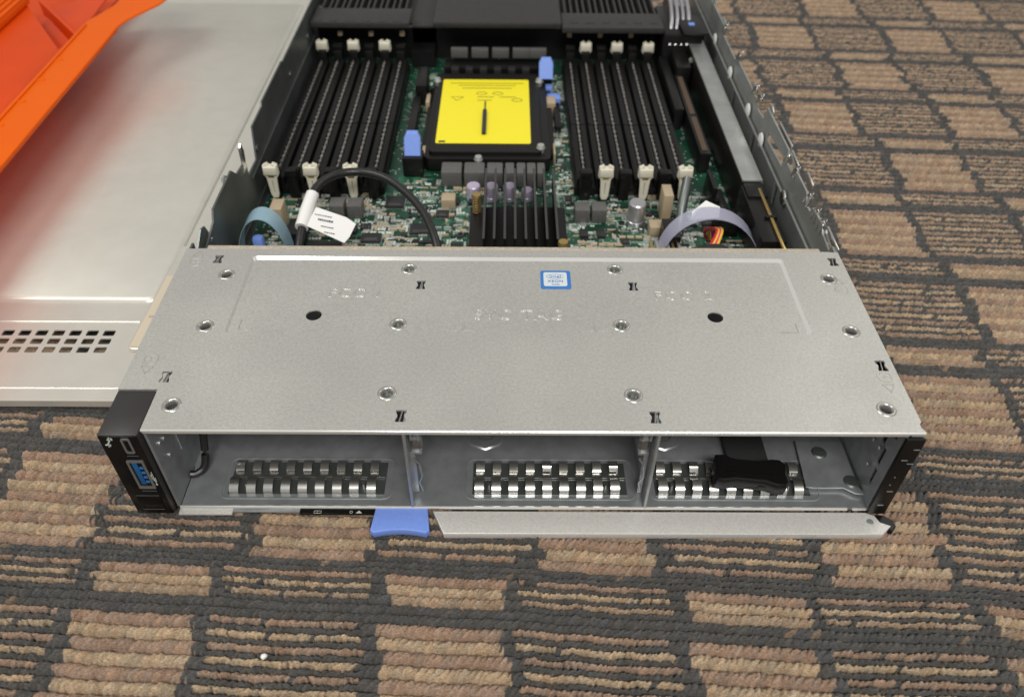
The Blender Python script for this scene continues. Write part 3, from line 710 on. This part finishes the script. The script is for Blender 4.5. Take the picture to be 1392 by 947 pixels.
# printed traces of the board: bundles of parallel lines with 45 degree bends
mb = MB(); rt = random.Random(21)
def seg(x0, y0, x1, y1, w_, z):
    d = math.hypot(x1-x0, y1-y0) or 1; nx, ny = -(y1-y0)/d*w_/2, (x1-x0)/d*w_/2
    mb.add([(x0+nx, y0+ny, z), (x1+nx, y1+ny, z), (x1-nx, y1-ny, z), (x0-nx, y0-ny, z)], [(0, 1, 2, 3)])
for q in range(420):
    front = rt.random() < .8
    x = rt.uniform(-200, 180); y = rt.uniform(198, 322) if front else rt.uniform(330, 560)
    if not front: x = rt.choice((rt.uniform(42, 56), rt.uniform(170, 188), rt.uniform(-96, -84)))
    n_ = rt.choice((2, 3, 5, 7, 9)); mb.mi = 1 if rt.random() < .55 else 0; a = rt.choice((0, 90, 0, 90, 45, 135)); l1, l2 = rt.uniform(4, 18), rt.uniform(3, 12)
    b_ = a+rt.choice((-45, 45)); ca, sa, cb_, sb_ = math.cos(math.radians(a)), math.sin(math.radians(a)), math.cos(math.radians(b_)), math.sin(math.radians(b_))
    for i in range(n_):
        px_, py_ = x-sa*i*.9, y+ca*i*.9; z = Z+.03+.012*(q % 5)
        seg(px_, py_, px_+ca*l1, py_+sa*l1, .42, z); seg(px_+ca*l1, py_+sa*l1, px_+ca*l1+cb_*l2, py_+sa*l1+sb_*l2, .42, z+.003)
    if rt.random() < .5:
        mb.mi = 1
        for k in range(rt.randint(3, 9)): 
            u_2, v_2 = x+ca*l1+k*1.5, y+sa*l1; seg(u_2, v_2, u_2+.8, v_2, .8, Z+.1)
build('board_traces', mb, [M_trace, M_tracelight], B, kind='stuff', smooth=0)
# many tiny surface components: one mass
mb = MB()
def free(x, y):
    if y > 324 and (x < -98 or x > 56): return False
    if 352 < y < 534 and -86 < x < 40: return False
    if 214 < y < 322 and -36 < x < 46: return False
    return all(not (a < x < c and b < y < d) for a, b, c, d in zones)
cnt = 0
while cnt < 2300:
    x = random.uniform(-205, 186); y = random.uniform(198, 345) if random.random() < .86 else random.uniform(345, 560)
    if y > 345: x = random.choice((random.uniform(40, 56), random.uniform(176, 188), random.uniform(-95, 45)))
    if not free(x, y): continue
    k = random.random(); mb.mi = 0 if k < .28 else 1 if k < .44 else 2 if k < .78 else 3
    a, b_ = random.choice(((1.1, .7), (.7, 1.1), (1.8, 1.0), (1.0, 1.8), (2.6, 1.6), (.9, 3.2), (3.0, .7)))
    if mb.mi == 2: hh = .15
    else: hh = random.uniform(.5, 1.8)
    nrep = random.choice((1, 1, 2, 4))
    for j in range(nrep):
        if not free(x+j*a*2.6, y): break
        mb.box(x+j*a*2.6-a, y-b_, Z+.02, x+j*a*2.6+a, y+b_, Z+hh); cnt += 1
build('small_components', mb, [M_smdmetal, M_smdtan, M_silk, M_chip], B, kind='stuff', smooth=0)
# ---- air shroud at the rear
mb = MB()
def shroud(x0, x1, y0, ztop, ribs):
    mb.box(x0, y0, ztop-6, x1, y0+2.4, ztop, .6); mb.box(x0, y0+2, ztop-2, x1, y0+40, ztop-.1, .5)
    mb.box(x0, y0+40, ztop-18, x1, 740, ztop-16)
    if ribs:
        for k in range(int((x1-x0)/7)):
            mb.box(x0+4+k*7, y0+36, ztop-16, x0+6.2+k*7, 740, ztop-1-(k % 2)*2)
shroud(-213, -109, 573, 62, True); shroud(53, 160, 564, 62, True)
mb.box(-83, 566, 60, 52, 740, 66, 1.5)
mb.box(-109, 600, 20, -83, 740, 48)
for x in range(-206, 160, 17):
    if not -112 < x < 52: mb.box(x-4, 575.5, 62, x+4, 580, 62.4)
build('air_shroud', mb, M_shroud, S, label='dark grey ribbed plastic air shroud')
for x in XL[1::2]+XR[0::2]:
    mb = MB(); mb.box(x-2.6, 586, 42, x+2.6, 590, 47, .8); build('pin_header', mb, M_smdtan, B)
for x in (-56, -34, -12, 10, 28):
    mb = MB(); mb.box(x-9, 560, 30, x+9, 566, 40, .8); build('inductor', mb, M_choke, B)
mb = MB(); mb.box(-213, 600, 12, 213, 602, 46); build('rear_shade_sheet', mb, M_black, S)  # black sheet added for the shade under the shroud
mb = MB(); mb.box(-109, 575, 12, -84, 600, 30); build('rear_shade_block', mb, M_black, B)  # black strips added where the shroud shades the board
mb = MB(); mb.box(-72, 546, 12, 30, 568, 26, 1); build('rear_shade_block', mb, M_black, B)
for i in range(6):  # dark blocks added to deepen the shroud's shade on the board
    mb = MB(); mb.box(-64+i*15, 540, 12, -56+i*15, 550, 27, 1); build('transistor', mb, M_chip, B)
mb = MB(); mb.box(160, 560, 12, 202, 640, 58, 3); mb.box(170, 520, 12, 186, 562, 40, 2); mb.box(178, 548, 60, 205, 600, 64, 2)
for p in ((196, 556, 30), (186, 530, 42), (200, 575, 50)): mb.mi = 1; mb.cyl(p, 2.2, 3, 'y', 10)
mb.mi = 2; mb.box(186, 566, 64, 192, 572, 65)
build('cable_block', mb, [M_black, M_smdmetal, M_blue], S)
mb = MB()
for x, r in ((174, 2), (180, 1.8), (186, 2.2), (168, 2)): mb.tube(catmull([(x, 560, 45), (x+3, 590, 66), (x+6, 640, 70), (x+8, 700, 62)], 6), r, 8)
build('cable_bundle', mb, M_cap, S)
# right-hand duct
mb = MB(); mb.box(187.5, 292, 12, 189, 735, 46, .3); mb.mi = 1; mb.box(188, 292, 45.2, 204.5, 735, 47.2, .4); mb.box(203.6, 292, 16, 204.9, 735, 45.1); 
build('cable_duct', mb, [M_hs, M_wallR], S)
mb = MB(); mb.box(186.5, 212, 12, 205.5, 291, 44, 1.2); mb.box(188, 270, 43, 204, 290, 46, .6); mb.mi = 1; mb.box(198.3, 196, 44, 200.8, 282, 46.2, .3); mb.mi = 0; mb.box(195, 240, 44, 204, 243, 46.6)
build('edge_connector', mb, [M_black, M_brass], S)
# pull tabs
def arch(x0, x1, ztop, y0, wd_, zb=16, skew=0., t=.5):
    n_ = 22; V = []; F = []
    for i in range(n_+1):
        a = math.pi*i/n_; x = (x0+x1)/2-(x1-x0)/2*math.cos(a); z = zb+(ztop-zb)*math.sin(a)**.85
        for q in (0, 1):
            y = y0+q*wd_+skew*math.sin(a)
            V.append((x, y, z)); V.append((x*.985+(x0+x1)/2*.015, y, z-t))
    for i in range(n_):
        a = 4*i; b = a+4; F += [(a, a+2, b+2, b), (a+1, b+1, b+3, a+3), (a, b, b+1, a+1), (a+2, a+3, b+3, b+2)]
    F += [(0, 1, 3, 2), (4*n_, 4*n_+2, 4*n_+3, 4*n_+1)]
    return MB().add(V, F)
build('pull_tab', arch(-212, -172, 50, 222, 17, 6, 6), M_bluetab, S, label='pale blue plastic pull tab loop')
build('pull_tab', arch(112, 192, 52, 215, 17, 8, 14), M_cleartab, S, label='clear violet plastic pull tab loop')
mb = MB(); mb.box(-201, 228, 12, -192, 236, 32, 3); build('blue_knob', mb, M_blue, B)
mb = MB(); mb.box(-214, 176, 8, -184, 178, 52, .2); mb.box(-206, 176, 52, -196, 178, 60); mb.mi = 1
mb.tube([(-208, 179.2, 68), (-211.5, 179.2, 57.5), (-193, 179.2, 57), (-197, 179.2, 44)], .7, 6)
build('sheet_bracket', mb, [M_wall, M_shiny], S)
mb = MB(); mb.box(200, 176, 10, 214.4, 178, 54); mb.cyl((208, 175, 44), 2.5, 1, 'y', 12); build('sheet_bracket', mb, M_wall, S)
# cable with white tag
mb = MB(); mb.tube(catmull([(-158, 190, 30), (-158, 205, 40), (-157, 235, 50), (-152, 262, 57), (-140, 280, 57), (-122, 286, 56), (-100, 278, 55), (-80, 258, 52), (-66, 236, 48), (-57, 212, 42), (-54, 196, 34), (-53, 186, 20)], 8), 3.3, 12)
cb = build('cable', mb, M_cable, S)
mb = MB(); mb.tube([(-158, 222, 47), (-156.4, 238, 51.5), (-154, 254, 55.6)], 5.0, 14)
mb.plate([[(0, 0), (30, -20), (33, -12), (36, 6), (28, 14), (4, 26)]], .5, 0, .1, f=lambda a, b, c: (-154+a, 222+b*.78, 49+c+.12*b-.06*a))
ft = build('cable_tag', mb, M_paper, cb, label='white paper flag tag')
mb = MB()
tg = lambda a, b, c: (-154+a, 222+b*.78, 49.25+c+.12*b-.06*a)
rr = random.Random(4)
for i in range(7):
    for j in range(7):
        pass
for k, yy in enumerate((17, 10, 3, -4)):
    x = 3+k*3.6
    mb.box(x, yy, 0, x+13-2*k, yy+(2.6 if k == 1 else 1.2), .2, f=tg)
build('tag_print', mb, M_ink, ft) if False else None
mb = MB()
for k, yy in enumerate((16, 9.5, 2, -5)):
    x = 4.5+k*3.2; e = x+12-1.5*k
    while x < e:
        w2 = rr.uniform(.6, 1.5); mb.box(x, yy-(x*.25), 0, x+w2, yy-(x*.25)+(2.4 if k == 1 else 1.1), .12, f=tg); x += w2+.5
for q in cb.children: pass
o = build('tag_print', mb, M_ink, cb)
# coloured wires at right
for m_, off in ((M_red, 0), (M_yw, 3), (M_magenta, 6), (M_yw, 9)):
    mb = MB(); mb.tube(catmull([(140+off, 190, 22), (146+off*.7, 210, 34), (156+off*.4, 228, 42), (152+off, 246, 30), (158+off, 256, 14)], 6), 1.3, 8); build('wire', mb, m_, S)
mb = MB(); mb.tube(catmull([(120, 200, 24), (134, 206, 36), (156, 210, 38), (168, 204, 26)], 8), 4, 10); mb.tube(catmull([(126, 196, 20), (144, 214, 34), (160, 200, 24)], 8), 3.4, 10)
mb.tube(catmull([(132, 190, 20), (150, 205, 30), (175, 196, 16)], 8), 3.4, 10)
build('cable_bundle', mb, M_cable, S)
mb = MB(); mb.plate([[(0, 0), (22, 3), (24, 16), (14, 24), (2, 10)]], .4, 0, f=lambda a, b, c: (136+a, 234+b*.8, 48+c+.2*b)); build('cable_tag', mb, M_paper, S, label='white paper tag under the clear pull tab')

# ================================================================== loose black clip in the right bay
CL = thing('plastic_clip', (140, 16, 13.2), 'black plastic clip lying on the spring fingers in the right-hand bay', 'plastic clip')
ang = math.radians(-7)
def rot(a, b, c): 
    y, z = b, c
    a *= .95; y *= .92; return (139.5+a*math.cos(ang)-y*math.sin(ang), 16+a*math.sin(ang)+y*math.cos(ang), 13.4+z*.9)
mb = MB()
mb.plate([[(-20, -8.5), (-17, -9), (-10, -7), (8, -7), (15, -9), (19, -8.5), (20.5, -6), (19.5, 0), (20.5, 7), (18, 9.5), (14, 9.5), (6, 7), (-10, 7), (-16, 9.5), (-20, 9), (-21, 5), (-20, 0), (-21, -6)]], 10.5, 10.5, 1.6, f=rot)
build('clip_body', mb, M_black, CL)
mb = MB(); mb.box(-14, -8.6, 2.6, 14, -7.6, 4.2, .4, f=rot); mb.box(-15, -4, 10.4, 15, -2.8, 11, .3, f=rot); mb.box(4, -9.0, 3, 10, -7.5, 6, .4, f=rot); build('clip_ridge', mb, M_gloss, CL)
mb = MB(); mb.box(131, 28, 9, 156, 70, 12, 1); build('clip_strap', mb, M_darkvoid, CL)

# ================================================================== server lid lying at the left
L = thing('server_lid', (-500, 400, 3), 'large pale steel server cover lying flat beside the open server', 'server lid')
mb = MB()
LX0, LX1, LY0, LY1 = -900, -219.5, 79.5, 780
holes = []
for r in range(3):
    for c in range(30):
        x = -286.0-c*11.9+(-.0)*r; y = 127.5+r*8.6
        holes.append(rrect(x-4.1, y-2.9, x+4.1, y+2.9, 1.0, 2)[::-1])
mb.plate([[(LX0, LY0+1), (-258, LY0+1), (-252, LY0+1), (LX1, LY0+1), (LX1, LY1), (LX0, LY1)]]+holes, 1.0, 10.0)
mb.tube([(LX0, LY0+1, 9.4), (LX1-2, LY0+1, 9.4)], .8, 10)
mb.box(LX0, LY0+.3, 4.2, LX1-2, LY0+1.4, 9.4)
mb.box(LX1-1, LY0+2, 4.2, LX1, LY1, 9.4)
# beads and raised panel
mb.tube([(LX0, 91, 9.7), (-245, 91, 9.7)], .9, 8)
def pad(x0, x1, y0, y1, h, s=2.6, r=10):
    a = rrect(x0, y0, x1, y1, r, 8); b2 = rrect(x0+s, y0+s, x1-s, y1-s, r-s, 8); n_ = len(a)
    mb.add([(p[0], p[1], 9.95) for p in a]+[(p[0], p[1], 9.95+h*.5) for p in rrect(x0+s*.35, y0+s*.35, x1-s*.35, y1-s*.35, r-s*.35, 8)]+[(p[0], p[1], 9.95+h) for p in b2],
           [(i, (i+1) % n_, n_+(i+1) % n_, n_+i) for i in range(n_)]+[(n_+i, n_+(i+1) % n_, 2*n_+(i+1) % n_, 2*n_+i) for i in range(n_)]+[tuple(range(2*n_, 3*n_))])
pad(-880, -262, 178, 760, 2.2)
mb.tube([(LX0, 156.5, 9.8), (-268, 156.5, 9.8)], .9, 8)
build('lid_panel', mb, M_lid, L)
mb = MB(); mb.plate([rrect(-262.5, 126, -249, 243, 3)], 3.2, 13.4, .9, f=lambda a, b, c: (a-2.6+(b-126)*.02, b, c)); fr = build('side_rail', mb, M_lid, L)
mb = MB(); mb.plate([rrect(-261.6, 127, -252, 205, 1.5)], .5, 14.0, f=lambda a, b, c: (a-2.6+(b-126)*.02, b, c)); 
st2 = build('adhesive_strip', mb, M_tan, L, label='narrow beige strip along the right end')
mb = MB(); mb.box(-261, 157, 13.9, -250, 159, 14.4, .2); build('strip_joint', mb, M_foam, L)
mb = MB(); mb.lathe((-251, 141, 14), [(3, 0), (2.6, .5), (1.6, .4), (1.4, -.3), (.01, -.3)], 18); mb.lathe((-251.5, 211, 13.5), [(3, 0), (2.6, .6), (.01, .8)], 18); build('rivet', mb, M_shiny, L)

# ================================================================== orange tray on the lid
A = Vector((-413, 299)); Bp = Vector((-424, 590))        # flange outer edge, z about 58
O = thing('plastic_tray', (-560, 560, 12), 'bright orange plastic tray on the steel lid at the upper left', 'tray')
# local frame: u along the flange edge, v away from the server
Z1 = 70.0
P0 = Vector((-394.6, 268.9)); P1 = Vector((-401.9, 553.1))
du = (P1-P0).normalized(); dv = Vector((-du.y, du.x))
def tf(u, v, z):
    p = P0+du*u+dv*v; return (p.x, p.y, z)
LU = 278
fl = [(-320, 0), (LU-8, 0), (LU+8, -3), (LU+24, -10), (LU+52, -24), (LU+70, -28), (LU+120, -28), (LU+120, 20), (LU+50, 20), (LU+4, 34), (-320, 34)]
mb = MB(); mb.plate([fl], 2.4, Z1, .9, f=tf); mb.box(-320, .2, Z1-5, LU-8, 2.4, Z1-1.5, .7, f=tf)
for k in range(5): mb.box(20+k*42, 24, Z1-1, 23+k*42, 32, Z1+.7, .3, f=tf)
mb.box(-320, 30.5, Z1-.6, LU-6, 33.6, Z1+1.6, .7, f=tf)
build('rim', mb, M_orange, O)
mb = MB()
def quad(a, b, c, d, t=2.2):
    V = [tf(*p) for p in (a, b, c, d)]; V += [(x, y, z-t) for x, y, z in V]
    mb.add(V, [(0, 1, 2, 3), (7, 6, 5, 4), (0, 4, 5, 1), (1, 5, 6, 2), (2, 6, 7, 3), (3, 7, 4, 0)])
def slab(pts, z0, t=2.2):
    n_ = len(pts); V = [tf(a, b, z0) for a, b in pts]+[tf(a, b, z0-t) for a, b in pts]
    mb.add(V, [tuple(range(n_)), tuple(range(n_, 2*n_))[::-1]]+[(i, (i+1) % n_, n_+(i+1) % n_, n_+i) for i in range(n_)])
quad((-320, 33, Z1-.6), (222, 33, Z1-.6), (226, 44, Z1-5), (-320, 44, Z1-5)); slab([(-320, 44), (226, 44), (345, 124), (345, 300), (-320, 300)], Z1-5)
quad((222, 33, Z1-.6), (LU+4, 33, Z1-.6), (LU+2, 66, Z1-30), (242, 64, Z1-30)); quad((242, 64, Z1-30), (LU+2, 66, Z1-30), (LU+130, 130, Z1-30), (345, 130, Z1-30)); slab([(240, 64), (LU+2, 64), (LU+260, 60), (LU+260, 300), (240, 300)], Z1-31)
quad((226, 44, Z1-5.2), (345, 124, Z1-5.2), (345, 130, Z1-30), (238, 62, Z1-30)); quad((LU+4, 33, Z1-.6), (LU+120, 40, Z1-.6), (LU+90, 130, Z1-30), (LU+2, 66, Z1-30))
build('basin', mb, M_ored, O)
mb = MB(); quad((252, 36, Z1-2), (256, 36, Z1-2), (372, 120, Z1-10), (368, 122, Z1-10), 22); build('rib', mb, M_ored, O)
mb = MB(); mb.box(-320, 118, Z1-4.5, 345, 160, Z1+3, 2, f=tf)
for k in range(5): mb.box(-320, 119+k*8, Z1+2.8, 345, 122+k*8, Z1+5, 1, f=tf)
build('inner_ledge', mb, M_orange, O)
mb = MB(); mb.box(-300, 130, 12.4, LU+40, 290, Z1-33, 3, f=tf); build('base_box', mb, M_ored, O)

# ================================================================== crumb
mb = MB(); mb.lathe((-126.5, -86.5, .6), [(.01, 1.6), (1.2, 1.3), (1.7, .4), (1.3, -.6), (.01, -1)], 8)
mb.V = [(x+random.uniform(-.25, .25), y+random.uniform(-.3, .3), z) for x, y, z in mb.V]
build('crumb', mb, M_crumb, None, 'tiny white crumb on the carpet in front of the server', 'crumb')

sc.render.engine = 'CYCLES'
